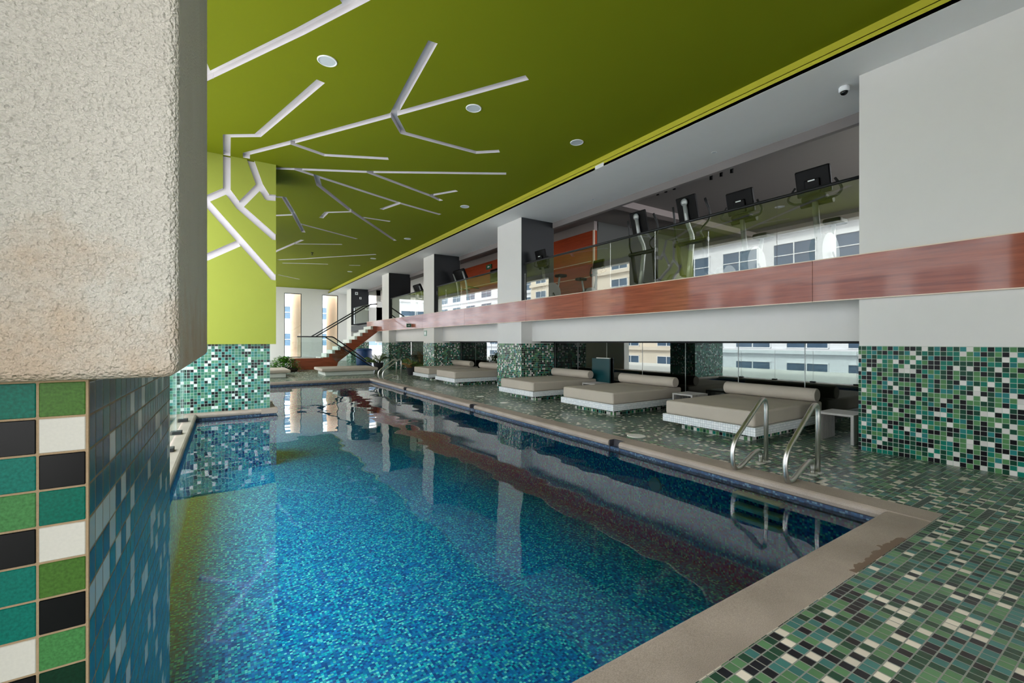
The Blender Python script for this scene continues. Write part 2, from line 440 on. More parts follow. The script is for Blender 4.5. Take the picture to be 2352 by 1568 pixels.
skim = [(4.36, 4.56), (8.62, 8.84), (12.95, 13.2)]
mb = MB()
coping_run(mb, (PX0 - .0, PY0), (PX1, PY0), -1)                       # near edge
ys = [PY0 - CW] + [v for s_ in skim for v in s_] + [PY1 + CW]
for i in range(0, len(ys), 2): coping_run(mb, (PX1, ys[i]), (PX1, ys[i + 1]), 1)
for a, b in skim: mb.box(PX1 + .14, PX1 + CW, a, b, -.09, .004)
coping_run(mb, (PX0, PY1), (PX1, PY1), 1)
coping_run(mb, (PX0, PY0 - CW), (PX0, 10.45), -1); coping_run(mb, (PX0, 12.0), (PX0, PY1 + CW), -1)
# around the pilaster that stands in the pool edge
coping_run(mb, (PX0 - CW, 10.45), (.93, 10.45), 1); coping_run(mb, (.93, 10.45), (.93, 12.0), -1); coping_run(mb, (PX0 - CW, 12.0), (.93, 12.0), -1)
struct('trim_1', mb, M_coping)

mb = MB()
D = -1.18
mb.box(PX0 - .3, PX1 + .3, PY0 - .3, PY1 + .3, D - .05, D)
struct('pool_floor', mb, M_pool)
mb = MB()
w = .025
mb.box(PX1 + w, PX1 + w + .3, PY0 - .3, PY1 + .3, D - .1, -.09); mb.box(PX0 - w - .3, PX0 - w, PY0 - .3, PY1 + .3, D - .1, -.09)
mb.box(PX0 - w, PX1 + w, PY0 - w - .3, PY0 - w, D - .1, -.09); mb.box(PX0 - w, PX1 + w, PY1 + w, PY1 + w + .3, D - .1, -.09)
mb.box(PX0 - w, .905, 10.475, 11.975, D - .1, -.09)
bmesh.ops.bisect_plane(mb.bm, geom=mb.bm.verts[:] + mb.bm.edges[:] + mb.bm.faces[:], plane_co=(0, 0, -.17), plane_no=(0, 0, 1))
for f in mb.bm.faces: f.material_index = 1 if f.calc_center_median().z < -.17 else 0    # darker waterline band above
struct('pool_wall', mb, [M_poolwall, M_pool])
mb = MB()
for a, b, c, d in ((PX0 - .02, PX1 + .02, PY0 - .02, 10.47), (.91, PX1 + .02, 10.47, 11.98), (PX0 - .02, PX1 + .02, 11.98, PY1 + .02)):
    mb.face([(a, c, WL), (b, c, WL), (b, d, WL), (a, d, WL)])

wt = mb.build('pool_water', M_water); tag(wt, 'clear blue still water filling the pool', 'water', kind='stuff')
for i, (a, b) in enumerate(skim):
    mb = MB(); mb.box(PX1 + .1, PX1 + .16, a, b, -.26, -.0); mb.box(PX1 + .02, PX1 + .1, a - .0, a + .012, -.22, -.0); mb.box(PX1 + .02, PX1 + .1, b - .012, b, -.22, -.0)
    o = mb.build('skimmer', M_pot)
    tag(o, ['dark skimmer mouth in the coping nearest the camera, beside the round deck lid', 'dark skimmer mouth halfway along the right coping', 'dark skimmer mouth in the coping beside the far ladder'][i], 'pool skimmer', 'skimmers in the right coping')

# submerged ladder treads on the right pool wall
lad = thing('pool_ladder', 'submerged ladder of three pale treads on the pool wall below the near handrails', 'ladder', (PX1 + .02, 2.43, -.26))
for z in (.03, -.085, -.20):
    mb = MB(); mb.box(-.11, -.0, -.24, .24, z, z + .048, .014, 3); mb.build('tread', M_tread, lad)
mb = MB(); mb.tube([(0, 0, 0), (-.02, 0, 0)], .09, 20)
o = mb.build('underwater_light', M_diff); o.location = (PX1 + .024, 3.75, -.42); tag(o, 'round lamp set in the right pool wall under water', 'underwater light')

# ------------------------------------------------------------------ columns, walls, fascia
for i, (a, b) in enumerate([(10.2, 11.48), (16.33, 17.42), (22.07, 23.2), (30.0, 31.2)]):
    c = MB(); c.k = 0; c.box(XW, 8.05, a, b, 1.344, ZS)
    c.k = 1; c.box(XW + .004, 8.04, a - .012, a + .02, FZ1 - .05, ZS)     # charcoal facing toward the camera
    st = struct('column', c, [M_white, M_dark])
    c = MB(); c.box(XW - .008, 8.06, a - .008, b + .008, 0, 1.344); c.build('tile_cladding', M_wallmosaic, st)
c = MB(); c.box(XW, 8.6, YN, 2.385, 1.344, ZS + .4); st = struct('wall_right', c, M_white)
c = MB(); c.box(XW - .008, 8.6, YN, 2.39, 0, 1.344); c.build('tile_cladding', M_wallmosaic, st, uvoff=(-2.385 + PIT * 44.5, .002))

seams = [-5.0, 2.91, 7.62, 9.92, 13.6, 17.4, 22.0, 26.0]
for i in range(len(seams) - 1):
    mb = MB(); mb.k = 0; mb.box(XW - .05, XW, seams[i] + .003, seams[i + 1] - .003, FZ0, FZ1)
    mb.k = 1; mb.box(XW - .056, XW + .02, seams[i] + .003, seams[i + 1] - .003, FZ1, FZ1 + .012); mb.box(XW - .056, XW, seams[i] + .003, seams[i + 1] - .003, FZ0 - .012, FZ0)
    struct('trim_%d' % (i + 2), mb, [M_wood, M_trimline])
mb = MB(); mb.box(XW, 16, 2.2, 30.0, 2.05, GF); struct('gym_floor', mb, [M_gymfloor])
mb = MB(); mb.box(7.28, 7.6, 2.385, 30.0, 1.405, 2.05); struct('trim_10', mb, [M_white])
mb = MB(); mb.box(XW + .01, 7.28, 2.385, 26.0, 2.03, 2.05); mb.box(XW + .0, XW + .03, 2.385, 26.0, 1.96, 2.05); struct('trim_11', mb, [M_white])
mb = MB(); mb.box(7.58, 8.14, 2.385, 24, 1.37, 1.405); struct('trim_12', mb, [M_dark])  # dark strip standing in for the shadow line below the beam

# smoked glass behind the daybeds, in separate leaves
gs = [2.40, 3.55, 4.69, 5.83, 6.97, 8.11, 9.2, 10.19, None, 11.50, 12.7, 13.9, 15.1, 16.32, None, 17.44, 18.9, 20.4, 22.06]
k = 0
for i in range(len(gs) - 1):
    if gs[i] is None or gs[i + 1] is None: continue
    k += 1
    mb = MB(); mb.box(8.10, 8.112, gs[i] + .006, gs[i + 1] - .006, 0, 1.39)
    o = mb.build('window_%d' % k, M_darkglass, kind='structure')
    mb = MB(); mb.box(8.097, 8.118, gs[i + 1] - .008, gs[i + 1] + .004, 0, 1.39); mb.build('edge_strip', M_silver, o)
mb = MB(); mb.box(9.6, 9.7, 2.3, 24, 0, 2.05); struct('wall_behind_glass', mb, M_dark)

# ------------------------------------------------------------------ ceiling with the branching grooves
from mathutils import Matrix as Mx
YAW = math.radians(32.91)
Fv = Vector((math.sin(YAW), math.cos(YAW), 0)); Rv = Vector((math.cos(YAW), -math.sin(YAW), 0)); Uv = Vector((0, 0, 1))
BR = [  # branches on the ceiling, metres (x, y)
]
def C(px, py):      # survey of the photograph: where a sight line meets the ceiling
    d = Fv + Rv * ((px - 1176) / 1019) - Uv * ((py - 784) / 1019); k_ = (ZC - 1.4) / d.z; return (d.x * k_, d.y * k_)
YB = 10.55
def B(px, py):      # ... or the front of the lime pillar
    d = Fv + Rv * ((px - 1176) / 1019) - Uv * ((py - 784) / 1019); k_ = YB / d.y; return (d.x * k_, 1.4 + d.z * k_)

ceil_br = [
    [(380, 222), (476, 176), (690, 72), (905, -42)], [(478, 176), (440, 90)], [(800, 10), (778, -25)],
    [(521, 356), (521, 312), (592, 311), (735, 188)],
    [(566, 362), (566, 353), (664, 328), (900, 264), (1207, 179)], [(903, 264), (993, 99)], [(903, 264), (926, 305), (1094, 350), (1144, 347)],
    [(666, 328), (746, 356), (889, 364)],
    [(600, 385), (677, 388), (843, 394.5), (1160, 398.5)], [(677, 388), (918, 466), (1009, 492)], [(918, 466), (877, 480)],
    [(845, 395), (991, 450), (1012, 460)], [(985, 449), (1047, 438)],
    [(727, 405), (733, 426), (808, 485), (907, 552)], [(808, 486), (750, 487.5), (738, 500)], [(834, 499), (894, 508)],
    [(636, 452), (652, 453), (673, 488), (697, 533)], [(625, 495), (672, 493)], [(690, 514), (818, 548)],
    [(628, 580), (640, 574), (694, 551)], [(676, 560), (784, 561)],
    [(640, 596.5), (700, 594), (760, 590), (862, 584)], [(700, 605), (752, 606.5)], [(803, 609), (826, 609.3)], [(640, 631), (687, 641)], [(650, 604), (700, 605)],
]
box_br = [
    [(521, 330), (521, 437), (470, 459)], [(521, 437), (549, 474), (629, 544), (660, 546)],
    [(566, 340), (596, 424), (614, 453), (660, 456)], [(597, 426), (549, 474)],
    [(460, 447), (476, 467), (627, 636), (660, 640)], [(545, 560), (476, 590), (455, 597)],
]
W2 = .06
def bar2d(p, q, hw, ext):
    p = Vector(p); q = Vector(q); d = (q - p).normalized(); n = Vector((-d.y, d.x)) * hw; p = p - d * ext; q = q + d * ext
    return [tuple(p + n), tuple(p - n), tuple(q - n), tuple(q + n)]

def groove_cut(target, polys, axis, at, d):
    """cut the recesses one prism at a time so that they join cleanly"""
    cutter = MB()
    for p in polys:
        b2 = cutter; b2.k = 0; b2.prism(p, d, axis, at)
    co = cutter.build('cutter', M_groove)
    m = target.modifiers.new('b', 'BOOLEAN'); m.operation = 'DIFFERENCE'; m.solver = 'EXACT'; m.use_self = True; m.object = co; m.material_mode = 'TRANSFER'
    dg = bpy.context.evaluated_depsgraph_get(); dg.update()
    me = bpy.data.meshes.new_from_object(target.evaluated_get(dg)); target.modifiers.clear(); target.data = me
    bpy.data.objects.remove(co, do_unlink=True)

mb = MB(); mb.box(-1.15, 6.45, YN, YF + .3, ZC, ZC + .4)
ceil = struct('ceiling', mb, M_green)
polys = []
eps = 0
for br in ceil_br:
    P = [C(*p) for p in br]
    for i in range(len(P) - 1):
        eps += 1; polys.append(bar2d(P[i], P[i + 1], W2, W2 * .42))
groove_cut(ceil, polys, 'z', ZC - .05, .05 + .085)

mb = MB(); mb.box(-1.15, .905, YB, YB + 1.35, 1.346, ZC + .001)
box_o = struct('column', mb, M_box)
polys = []
for br in box_br:
    P = [B(*p) for p in br]
    for i in range(len(P) - 1): polys.append(bar2d(P[i], P[i + 1], .064, .026))
groove_cut(box_o, polys, 'y', YB - .05, .05 + .085)
mb = MB(); mb.box(-1.05, .80, YB + .1, YB + 1.25, 0, 1.36); mb.build('tile_cladding', M_pilmosaic, box_o)

mb = MB(); mb.k = 0; mb.box(6.25, 8.06, YN, YF, ZS, ZS + .05); mb.k = 1; mb.box(6.25, 6.27, YN, YF, ZS + .002, ZS + .11); mb.box(6.25, 6.40, YN, YF, ZS + .10, ZS + .11)
mb.box(6.37, 6.40, YN, YF, ZS + .11, ZC + .05)
mb.k = 0; mb.box(6.246, 6.256, 6.34, 6.58, ZS + .001, ZS + .075)
struct('soffit', mb, [M_soffit, M_lime])
mb = MB(); mb.box(8.0, 8.1, 2.3, YF, ZS - .16, ZS + .6); struct('trim_13', mb, [M_gymceil])
mb = MB(); mb.box(8.1, 16, 2.0, YF, 5.3, 5.4); struct('gym_ceiling', mb, [M_gymceil])
mb = MB(); mb.box(8.1, 10.8, 8.6, 8.9, 5.12, 5.3); mb.box(10.8, 16, 8.6, 8.9, 5.12, 5.3); struct('trim_14', mb, [M_gymwall])
mb = MB(); mb.box(8.1, 16.2, 2.0, 2.2, GF, 2.7); mb.box(8.1, 16.2, 2.0, 2.2, 5.1, 5.4); mb.box(8.1, 8.9, 2.0, 2.2, 2.7, 5.1); mb.box(15.7, 16.2, 2.0, 2.2, 2.7, 5.1); mb.box(12.2, 12.4, 2.0, 2.2, 2.7, 5.1); mb.box(16, 16.2, 2.0, 12, GF, 5.4); struct('wall_gym_back', mb, M_gymwall)  # near-end openings are added, out of view, to brighten the gym
mb = MB(); mb.box(10.16, 16, 10.6, 10.75, GF, 5.3); struct('wall_gym_side', mb, plain('slate grey gym wall', srgb(84, 86, 84), .7))
# timber wall at the back of the gym, with inlaid pale lines
mb = MB(); mb.k = 0; mb.box(10.0, 10.15, 10.6, 24.4, GF, 5.0); 
mb.k = 1
for z in (3.0, 3.5, 4.0, 4.5): mb.box(9.994, 10.0, 10.7, 24.4, z, z + .022)
mb.box(9.98, 10.02, 10.56, 10.62, GF, 5.0)
mb.k = 2; mb.box(10.02, 10.2, 10.6, 24.4, 5.0, 5.3)
struct('wall_gym', mb, [M_wood2, M_trimline, M_gymwall])
mb = MB(); mb.box(10.0, 10.15, 24.4, YF, GF, 2.55); mb.box(10.0, 10.15, 24.4, YF, 4.45, 5.3)
for y in (24.4, 26.4, 28.4, 30.4, 32.4): mb.box(10.0, 10.15, y, y + .12, 2.5, 4.5)
struct('wall_gym_far', mb, [M_white])

# far end wall: two tall windows, plus an unseen opening added for light
wins = [(3.42, 4.50, .30, 4.74), (5.84, 6.92, .30, 4.74)]
mb = MB(); xs = [-1.1, 3.42, 4.50, 5.84, 6.92, 8.3]
mb.box(2.5, 3.42, YF, YF + .3, 0, 5.3); mb.box(-1.1, 2.5, YF, YF + .3, 0, .3); mb.box(-1.1, 2.5, YF, YF + .3, 4.74, 5.3); mb.box(-1.1, -.8, YF, YF + .3, .3, 4.74)  # wide opening left of the windows is added to light the far end
for i in (2, 4): mb.box(xs[i], xs[i + 1], YF, YF + .3, 0, 5.3)
for a, b, z0, z1 in wins: mb.box(a, b, YF, YF + .3, 0, z0); mb.box(a, b, YF, YF + .3, z1, 5.3)
mb.box(8.3, 16, YF, YF + .3, 2.0, 4.0); mb.box(8.3, 16, YF, YF + .3, 4.9, 5.4); mb.box(10.6, 16, YF, YF + .3, 0, 5.3); mb.box(8.3, 8.9, YF, YF + .3, 0, 5.3); mb.box(9.7, 10.6, YF, YF + .3, 1.3, 5.3)
mb.box(8.3, 16, YF, YF + .3, 0, .35)
struct('wall_far', mb, M_white)
for i, (a, b, z0, z1) in enumerate(wins):
    mb = MB(); mb.box(a, b, YF + .1, YF + .11, z0, z1); o = mb.build('window_%d' % (31 + i), M_glass, kind='structure')
    mb = MB()
    for x in (a, b - .04): mb.box(x, x + .04, YF + .06, YF + .15, z0, z1)
    mb.box(a + .04, b - .04, YF + .06, YF + .15, z1 - .04, z1); mb.box(a + .04, b - .04, YF + .06, YF + .15, z0, z0 + .04)
    mb.build('window_frame', M_dark, o)
mb = MB()
for x in (5.15, 7.6): mb.lathe([(.62, -1), (.62, 7)], (x, YF + 1.1, 0), 36)
# two separate round pillars outside
mb.bm.free()
for x in (4.55, 6.98):
    mb = MB(); mb.lathe([(.62, -1), (.62, 7)], (x, YF + 1.25, 0), 40); struct('column', mb, M_peach)

# left side: pillars, header, glass balustrade
mb = MB(); mb.box(-1.15, -.80, YN, YF, 4.88, ZC + .02); struct('trim_15', mb, M_white)
mb = MB(); mb.box(-1.15, -.80, 15.8, 19.2, 0, 4.9); mb.box(-1.15, -.80, YN, -4.2, 0, 4.9); mb.box(-1.15, -.80, -4.2, -.35, 3.7, 4.9); mb.box(-1.15, -.80, -.35, .9, 0, 4.9); struct('wall_left', mb, M_white)
mb = MB(); mb.box(-1.15, 8.6, YN - .3, YN, 0, .2); mb.box(-1.15, 8.6, YN - .3, YN, 2.6, 5.4); mb.box(-1.15, 2.2, YN - .3, YN, .2, 2.6); mb.box(4.4, 8.6, YN - .3, YN, .2, 2.6)
struct('wall_near', mb, M_white)
bal = thing('glass_balustrade', 'clear frameless glass balustrade along the left pool edge beyond the stucco pillar', 'balustrade', (-.62, 6.3, 0))
for i in range(7):
    y = 2.12 + 1.25 * i - 6.3
    mb = MB(); mb.box(-.005, .005, max(y + .008, 2.2 - 6.3), min(y + 1.242, 10.4 - 6.3), .03, 1.08); mb.build('glass_panel', M_glass, bal)
    if i == 6: break
    mb = MB(); mb.box(-.006, .006, y + 1.242, y + 1.247, .03, 1.08); mb.build('panel_edge', M_frame, bal)
    mb = MB(); mb.box(-.04, .075, y + 1.17, y + 1.32, 0.004, .05, .005); mb.build('bracket', M_dark, bal)
mb = MB(); mb.box(-9, -1.05, -12, 40, -.35, -.12); struct('terrace', mb, M_concrete)
mb = MB(); mb.box(-150, 150, -100, 180, -24.5, -24); struct('ground', mb, M_street)

# foreground pillar: tiles below, stucco above
FX, FY0, FY1 = -.1655, .878, 2.035
mb = MB(); mb.box(-1.25, FX - .003, FY0 + .003, FY1, -.0, 1.36)
fg = struct('column', mb, M_fgside, uvoff=(-FY0, .0272))
mb = MB(); mb.box(-1.35, -.0585, .838, 2.13, 1.346, ZC + .3, .018, 4); st = mb.build('stucco_casing', M_stucco, fg)
# front tiles, one by one, in the photo's order
TC = {'t': tile_mat('teal tile', srgb(0, 104, 86)), 'u': tile_mat('blue teal tile', srgb(8, 114, 100)), 'g': tile_mat('leaf green tile', srgb(72, 132, 74)), 'o': tile_mat('olive green tile', srgb(72, 112, 44)),
      'k': tile_mat('black tile', srgb(6, 6, 8), .2, .1), 'w': tile_mat('white tile', srgb(222, 218, 208), .3, .03), 'd': tile_mat('dark green tile', srgb(14, 50, 32))}
M_grout = plain('sandy grout', srgb(178, 152, 120), .9, noise=.1, nscale=80, bump=.3, bscale=400)
keys = list(TC)
colA = 'tkugkuuwk'; colB = 'owktwokgd'
p = .0507; ztop = 1.342
mb = MB(); random.seed(3)
mb.k = len(keys); mb.box(-1.25, FX - .0015, FY0 + .0005, FY0 + .008, 0, 1.36)
for r in range(26):
    for c in range(21):
        if c == 0: kk = colB[r] if r < len(colB) else random.choice('tgwkou')
        elif c == 1: kk = colA[r] if r < len(colA) else random.choice('tgwkou')
        else: kk = random.choice('ttgkwouud')
        x1 = FX - .0045 - c * p; z1 = ztop - r * p
        mb.k = keys.index(kk)
        mb.box(x1 - p + .003, x1, FY0 - .001, FY0 + .006, max(z1 - p + .003, .002), z1, .0009, 1)
mb.build('tile_cladding', [TC[k] for k in keys] + [M_grout], fg)

# light through the windows and the added openings (portals only steer sampling, they give off nothing themselves)
portal((-.95, 6.3, 2.5), (0, -PI / 2, 0), 4.9, 8.6); portal((-.95, 13.6, 2.5), (0, -PI / 2, 0), 4.9, 4.2)
portal((-.95, 21.5, 2.5), (0, -PI / 2, 0), 4.9, 4.6); portal((-.95, 29.8, 2.5), (0, -PI / 2, 0), 4.9, 8.2); portal((-.95, -2.28, 1.85), (0, -PI / 2, 0), 3.7, 3.85)
portal((3.3, YN + .05, 1.4), (PI / 2, 0, 0), 2.2, 2.4); portal((12.3, 2.22, 3.9), (PI / 2, 0, 0), 6.8, 2.4)
for a, b, z0, z1 in wins: portal(((a + b) / 2, YF - .02, (z0 + z1) / 2), (-PI / 2, 0, 0), b - a, z1 - z0)
portal((.85, YF - .02, 2.5), (-PI / 2, 0, 0), 3.3, 4.4); portal((9.98, 29, 3.5), (0, PI / 2, 0), 1.9, 9.0)

# ------------------------------------------------------------------ daybeds
def daybed(label):
    t = thing('daybed', label, 'daybed', group='daybeds along the smoked glass')
    mb = MB(); mb.box(.2, 1.95, .17, 1.28, 0, .118); mb.build('tiled_base', M_wallmosaic, t, uvoff=(.01, .0))
    mb = MB(); mb.box(-.03, 2.02, -.03, 1.47, .118, .236, .004, 1); mb.build('tiled_ledge', M_ledge, t)
    mb = MB(); mb.box(0, 2.0, 0, 1.44, .236, .450, .035, 4); o = mb.build('mattress', M_fabric, t)
    for f in o.data.polygons: f.use_smooth = False
    return t
def bolster(label):
    mb = MB(); mb.tube([(0, 0, 0), (0, .012, 0)], .094, 28, r2=.106); mb.tube([(0, .012, 0), (0, 1.488, 0)], .106, 28, cap=False); mb.tube([(0, 1.488, 0), (0, 1.5, 0)], .106, 28, r2=.094)
    mb.tube([(0, .028, 0), (0, .034, 0)], .108, 28); mb.tube([(0, 1.466, 0), (0, 1.472, 0)], .108, 28)
    o = mb.build('bolster', M_fabric); return tag(o, label, 'bolster cushion', 'bolsters on the daybeds')
bl = ['taupe daybed nearest the camera, behind the near handrails', 'second taupe daybed from the camera, between two slatted side tables', 'taupe daybed just in front of the nearest tiled column',
      'taupe daybed just beyond the nearest tiled column', 'farthest taupe daybed, beside the palms']
bo = ['round taupe bolster on the daybed nearest the camera', 'round taupe bolster on the second daybed', 'round taupe bolster on the daybed before the nearest column',
      'round taupe bolster on the daybed just beyond the nearest column, half hidden by the column', 'round taupe bolster on the farthest daybed']
bp_ = [(6.0, 3.25), (5.99, 5.84), (5.99, 8.36), (6.02, 12.58), (6.05, 14.78)]
bed0 = daybed(bl[0]); bol0 = bolster(bo[0])
for i, (x, y) in enumerate(bp_):
    b_ = bed0 if i == 0 else copy_tree(bed0); b_.location = (x, y, 0); b_['label'] = bl[i]
    c_ = bol0 if i == 0 else copy_tree(bol0); c_.location = (7.76, y - .03, .5595); c_['label'] = bo[i]

# low lounge pads at the far end
for (x, y, w_, l_, lab) in [(3.25, 19.0, 2.25, 1.9, 'low wide taupe lounge pad on a white base at the far pool end'), (.2, 19.1, 1.95, 2.1, 'low taupe lounge pad partly hidden behind the lime pillar')]:
    t = thing('lounge_pad', lab, 'lounger', (x, y, 0), 0, 'low lounge pads at the far end')
    mb = MB(); mb.box(.15, w_ - .15, .12, l_ - .12, 0, .18, .03, 3); mb.build('base', M_stone, t)
    mb = MB(); mb.box(0, w_, 0, l_, .18, .30, .04, 4); mb.build('mattress', M_fabric, t)

# slatted side tables
def side_table(label):
    t = thing('side_table', label, 'side table', group='slatted side tables')
    mb = MB()
    for i in range(12): mb.box(i * .041, i * .041 + .03, 0, .44, .375, .40)
    mb.box(0, .48, .01, .43, .372, .378); mb.build('slatted_top', M_table, t)
    for y in (0, .405):
        mb = MB()
        for i in range(12): mb.box(i * .041, i * .041 + .03, y, y + .035, 0, .375)
        mb.box(0, .48, y + .01, y + .025, .18, .2)
        mb.build('slatted_leg', M_table, t)
    return t
tl = ['slatted grey side table between the near daybed and the tiled wall', 'slatted grey side table between the first and second daybeds', 'slatted grey side table between the second and third daybeds']
tb0 = side_table(tl[0])
for i, (x, y) in enumerate([(7.12, 2.52), (7.32, 5.12), (7.32, 7.72)]):
    o = tb0 if i == 0 else copy_tree(tb0); o.location = (x, y, 0); o['label'] = tl[i]

t = thing('partition', 'low dark teal glass partition against the smoked glass beside the second side table', 'partition', (8.04, 8.0, 0))
mb = MB(); mb.box(-.02, .02, -.06, .56, 0, .97); mb.build('panel', plain('dark teal panel', srgb(22, 66, 70), .2), t)
mb = MB(); mb.box(-.025, .025, -.06, .4, .97, .99); mb.build('top_rail', M_stone, t)

# ------------------------------------------------------------------ pool handrails
def handrail(label, group, nm='pool_handrail'):
    t = thing(nm, label, 'handrail', group=group)
    # local x: away from the water, z up
    pts = [(0, 0, 0), (0, 0, .60), (0, .0, .76), (-.16, 0, .72), (-.60, 0, .30), (-.70, 0, .14), (-.55, 0, .02), (-.30, 0, .13), (-.13, 0, .14), (-.115, 0, 0)]
    P = fillet([(0, 0, 0), (0, 0, .80), (-.71, 0, .28), (-.66, 0, -.04), (-.28, 0, .13), (-.12, 0, .16), (-.12, 0, 0)], .19, 9)
    mb = MB(); mb.tube(P, .0245, 16); mb.build('rail', M_chrome, t)
    for x in (0, -.12):
        mb = MB(); mb.lathe([(.055, 0), (.055, .006), (.03, .014), (.022, .014)], (x, 0, 0), 20); mb.build('flange', M_chrome, t)
    return t
h0 = handrail('stainless pool handrail nearest the near daybed, left one of the near pair', 'near pair of pool handrails'); h0.location = (5.31, 2.74, 0)
h1 = copy_tree(h0); h1.location = (5.31, 2.2, 0); h1['label'] = 'stainless pool handrail nearest the tiled right wall, right one of the near pair'
for y, l in ((16.62, 'stainless handrail of the far ladder, standing farther from the camera'), (16.08, 'stainless handrail of the far ladder, standing nearer the camera')):
    h = copy_tree(h0); h.location = (5.5, y, 0); h['label'] = l; h['group'] = 'far pair of pool handrails'
for (x, y, l, r) in [(5.12, 4.52, 'round white deck lid near the closest skimmer', .135), (5.35, 8.6, 'round white deck lid beside the middle skimmer', .1), (5.45, 9.9, 'round white deck lid beyond the middle skimmer', .1), (5.45, 13.4, 'round white deck lid closest to the far ladder', .1)]:
    mb = MB(); mb.lathe([(r, 0), (r, .004), (r - .01, .007)], (0, 0, 0), 32); mb.k = 0
    o = mb.build('deck_lid', M_plate); o.location = (x, y, 0.0005); tag(o, l, 'lid', 'round lids in the deck')

# ------------------------------------------------------------------ ceiling lamps, camera, signs
lamp_spots = [(1.14, 6.27, 'round white ceiling lamp above the lime pillar, leftmost of all'), (3.33, 6.27, 'round white ceiling lamp in the middle of the nearest row'), (5.52, 6.3, 'round white ceiling lamp of the nearest row beside the lime edge'),
              (5.55, 10.97, 'round white ceiling lamp second along the lime edge'), (5.55, 15.54, 'round white ceiling lamp third along the lime edge'), (5.58, 20.07, 'round white ceiling lamp fourth along the lime edge'), (5.58, 24.5, 'round white ceiling lamp farthest along the lime edge')]
l0 = thing('ceiling_lamp', lamp_spots[0][2], 'ceiling lamp', group='round lamps in the green ceiling')
mb = MB(); mb.lathe([(.125, 0), (.125, -.006), (.118, -.012), (.108, -.012), (.105, -.004)], (0, 0, 0), 40); mb.build('frame', M_frame, l0)
mb = MB(); mb.lathe([(.105, -.002), (.105, -.006)], (0, 0, 0), 40); mb.build('diffuser', M_diff, l0)
for i, (x, y, l) in enumerate(lamp_spots):
    o = l0 if i == 0 else copy_tree(l0); o.location = (x, y, ZC - .0005); o['label'] = l
for i, (x, y, l) in enumerate([(7.49, 4.79, 'small recessed spotlight in the soffit nearest the dome camera'), (7.5, 7.97, 'small recessed spotlight in the soffit before the nearest column'), (7.64, 14.15, 'small recessed spotlight in the soffit beyond the nearest column')]):
    t = thing('spotlight', l, 'spotlight', (x, y, ZS - .0005), group='recessed spotlights in the white soffit')
    mb = MB(); mb.lathe([(.05, 0), (.05, -.004), (.035, -.004), (.033, 0)], (0, 0, 0), 20); mb.build('frame', M_frame, t)
    mb = MB(); mb.lathe([(.033, -.001), (.033, -.003)], (0, 0, 0), 20); mb.build('lamp', M_diff, t)
t = thing('security_camera', 'white dome security camera under the soffit beside the white wall', 'security camera', (7.04, 2.6, ZS))
mb = MB(); mb.lathe([(.055, 0), (.062, -.01), (.062, -.05), (.054, -.068)], (0, 0, 0), 28); mb.build('housing', M_frame, t)
mb = MB(); mb.lathe([(.046, -.062), (.044, -.082), (.033, -.10), (.018, -.108), (.004, -.11)], (0, 0, 0), 24); mb.build('dome', M_lens, t)
for (x, y, l) in [(9.35, 7.3, 'small dark spot fitting on the gym ceiling above the elliptical trainers'), (9.5, 5.9, 'small dark spot fitting on the gym ceiling above the exercise bikes')]:
    t = thing('spot_fitting', l, 'ceiling fitting', (x, y, 5.3), group='dark fittings on the gym ceiling')
    mb = MB(); mb.box(-.03, .03, -.35, .35, -.03, 0); mb.build('track', M_black, t)
    for q in (-.25, 0, .25):
        mb = MB(); mb.tube([(0, q, -.03), (.03, q + .02, -.13)], .035, 12); mb.build('spot_head', M_black, t)
t = thing('sprinkler', 'small dark ceiling sprinkler between the far grooves', 'sprinkler', (3.07, 20.15, ZC))
mb = MB(); mb.lathe([(.06, 0), (.05, -.02), (.012, -.03), (.012, -.09), (.05, -.095), (.05, -.10)], (0, 0, 0), 16); mb.build('head', M_dark, t)
mb = MB(); mb.box(-.3, .3, -.25, .25, -.01, .0); o = mb.build('ceiling_vent', M_lime); o.location = (2.3, 31.5, ZC - .001); tag(o, 'square lime vent cover in the far ceiling', 'vent')

t = thing('exit_sign', 'small green emergency sign with white arrow on the timber fascia', 'sign', (XW - .06, 18.75, 2.10))
mb = MB(); mb.box(-.20, 0, -.015, .015, -.08, .08); mb.build('sign_board', M_exit, t)
mb = MB(); mb.prism([(-.16, -.012), (-.10, -.012), (-.10, -.045), (-.045, 0), (-.10, .045), (-.10, .012), (-.16, .012)], .003, 'y', -.018); mb.build('arrow', M_signwhite, t)
t = thing('exit_sign', 'small green emergency sign high on the timber wall of the gym', 'sign', (9.96, 17.3, 4.75))
mb = MB(); mb.box(-.02, 0.02, -.22, .22, -.1, .1); mb.build('sign_board', M_exit, t)
mb = MB(); mb.prism([(-.1, -.02), (.02, -.02), (.02, -.06), (.1, 0), (.02, .06), (.02, .02), (-.1, .02)], .003, 'x', -.024); mb.build('arrow', M_signwhite, t)
t = thing('notice', 'small framed grey green notice on the second white column', 'notice', (XW, 17.2, 1.74))
mb = MB(); mb.box(-.02, 0, -.13, .13, -.11, .11); mb.build('frame', plain('grey green plate', srgb(130, 160, 146), .5), t)
mb = MB(); mb.box(-.023, -.019, -.08, .08, -.06, .06); mb.build('sheet', M_signwhite, t)
for (x, z, w_, l) in [(7.25, 4.55, .09, 'small white box at the top corner of the farthest dark column'), (7.5, 4.25, .07, 'small round white detector on the farthest dark column'), (7.95, 3.62, .15, 'white framed notice on the farthest dark column')]:
    t = thing('notice', l, 'notice', (x, 29.98, z))
    mb = MB(); mb.box(-w_, w_, -.02, 0, -w_, w_, .004, 1); mb.build('frame', M_signwhite, t)
    mb = MB(); mb.box(-w_ * .5, w_ * .5, -.024, -.019, -w_ * .5, w_ * .5); mb.build('sheet', M_mauve, t)

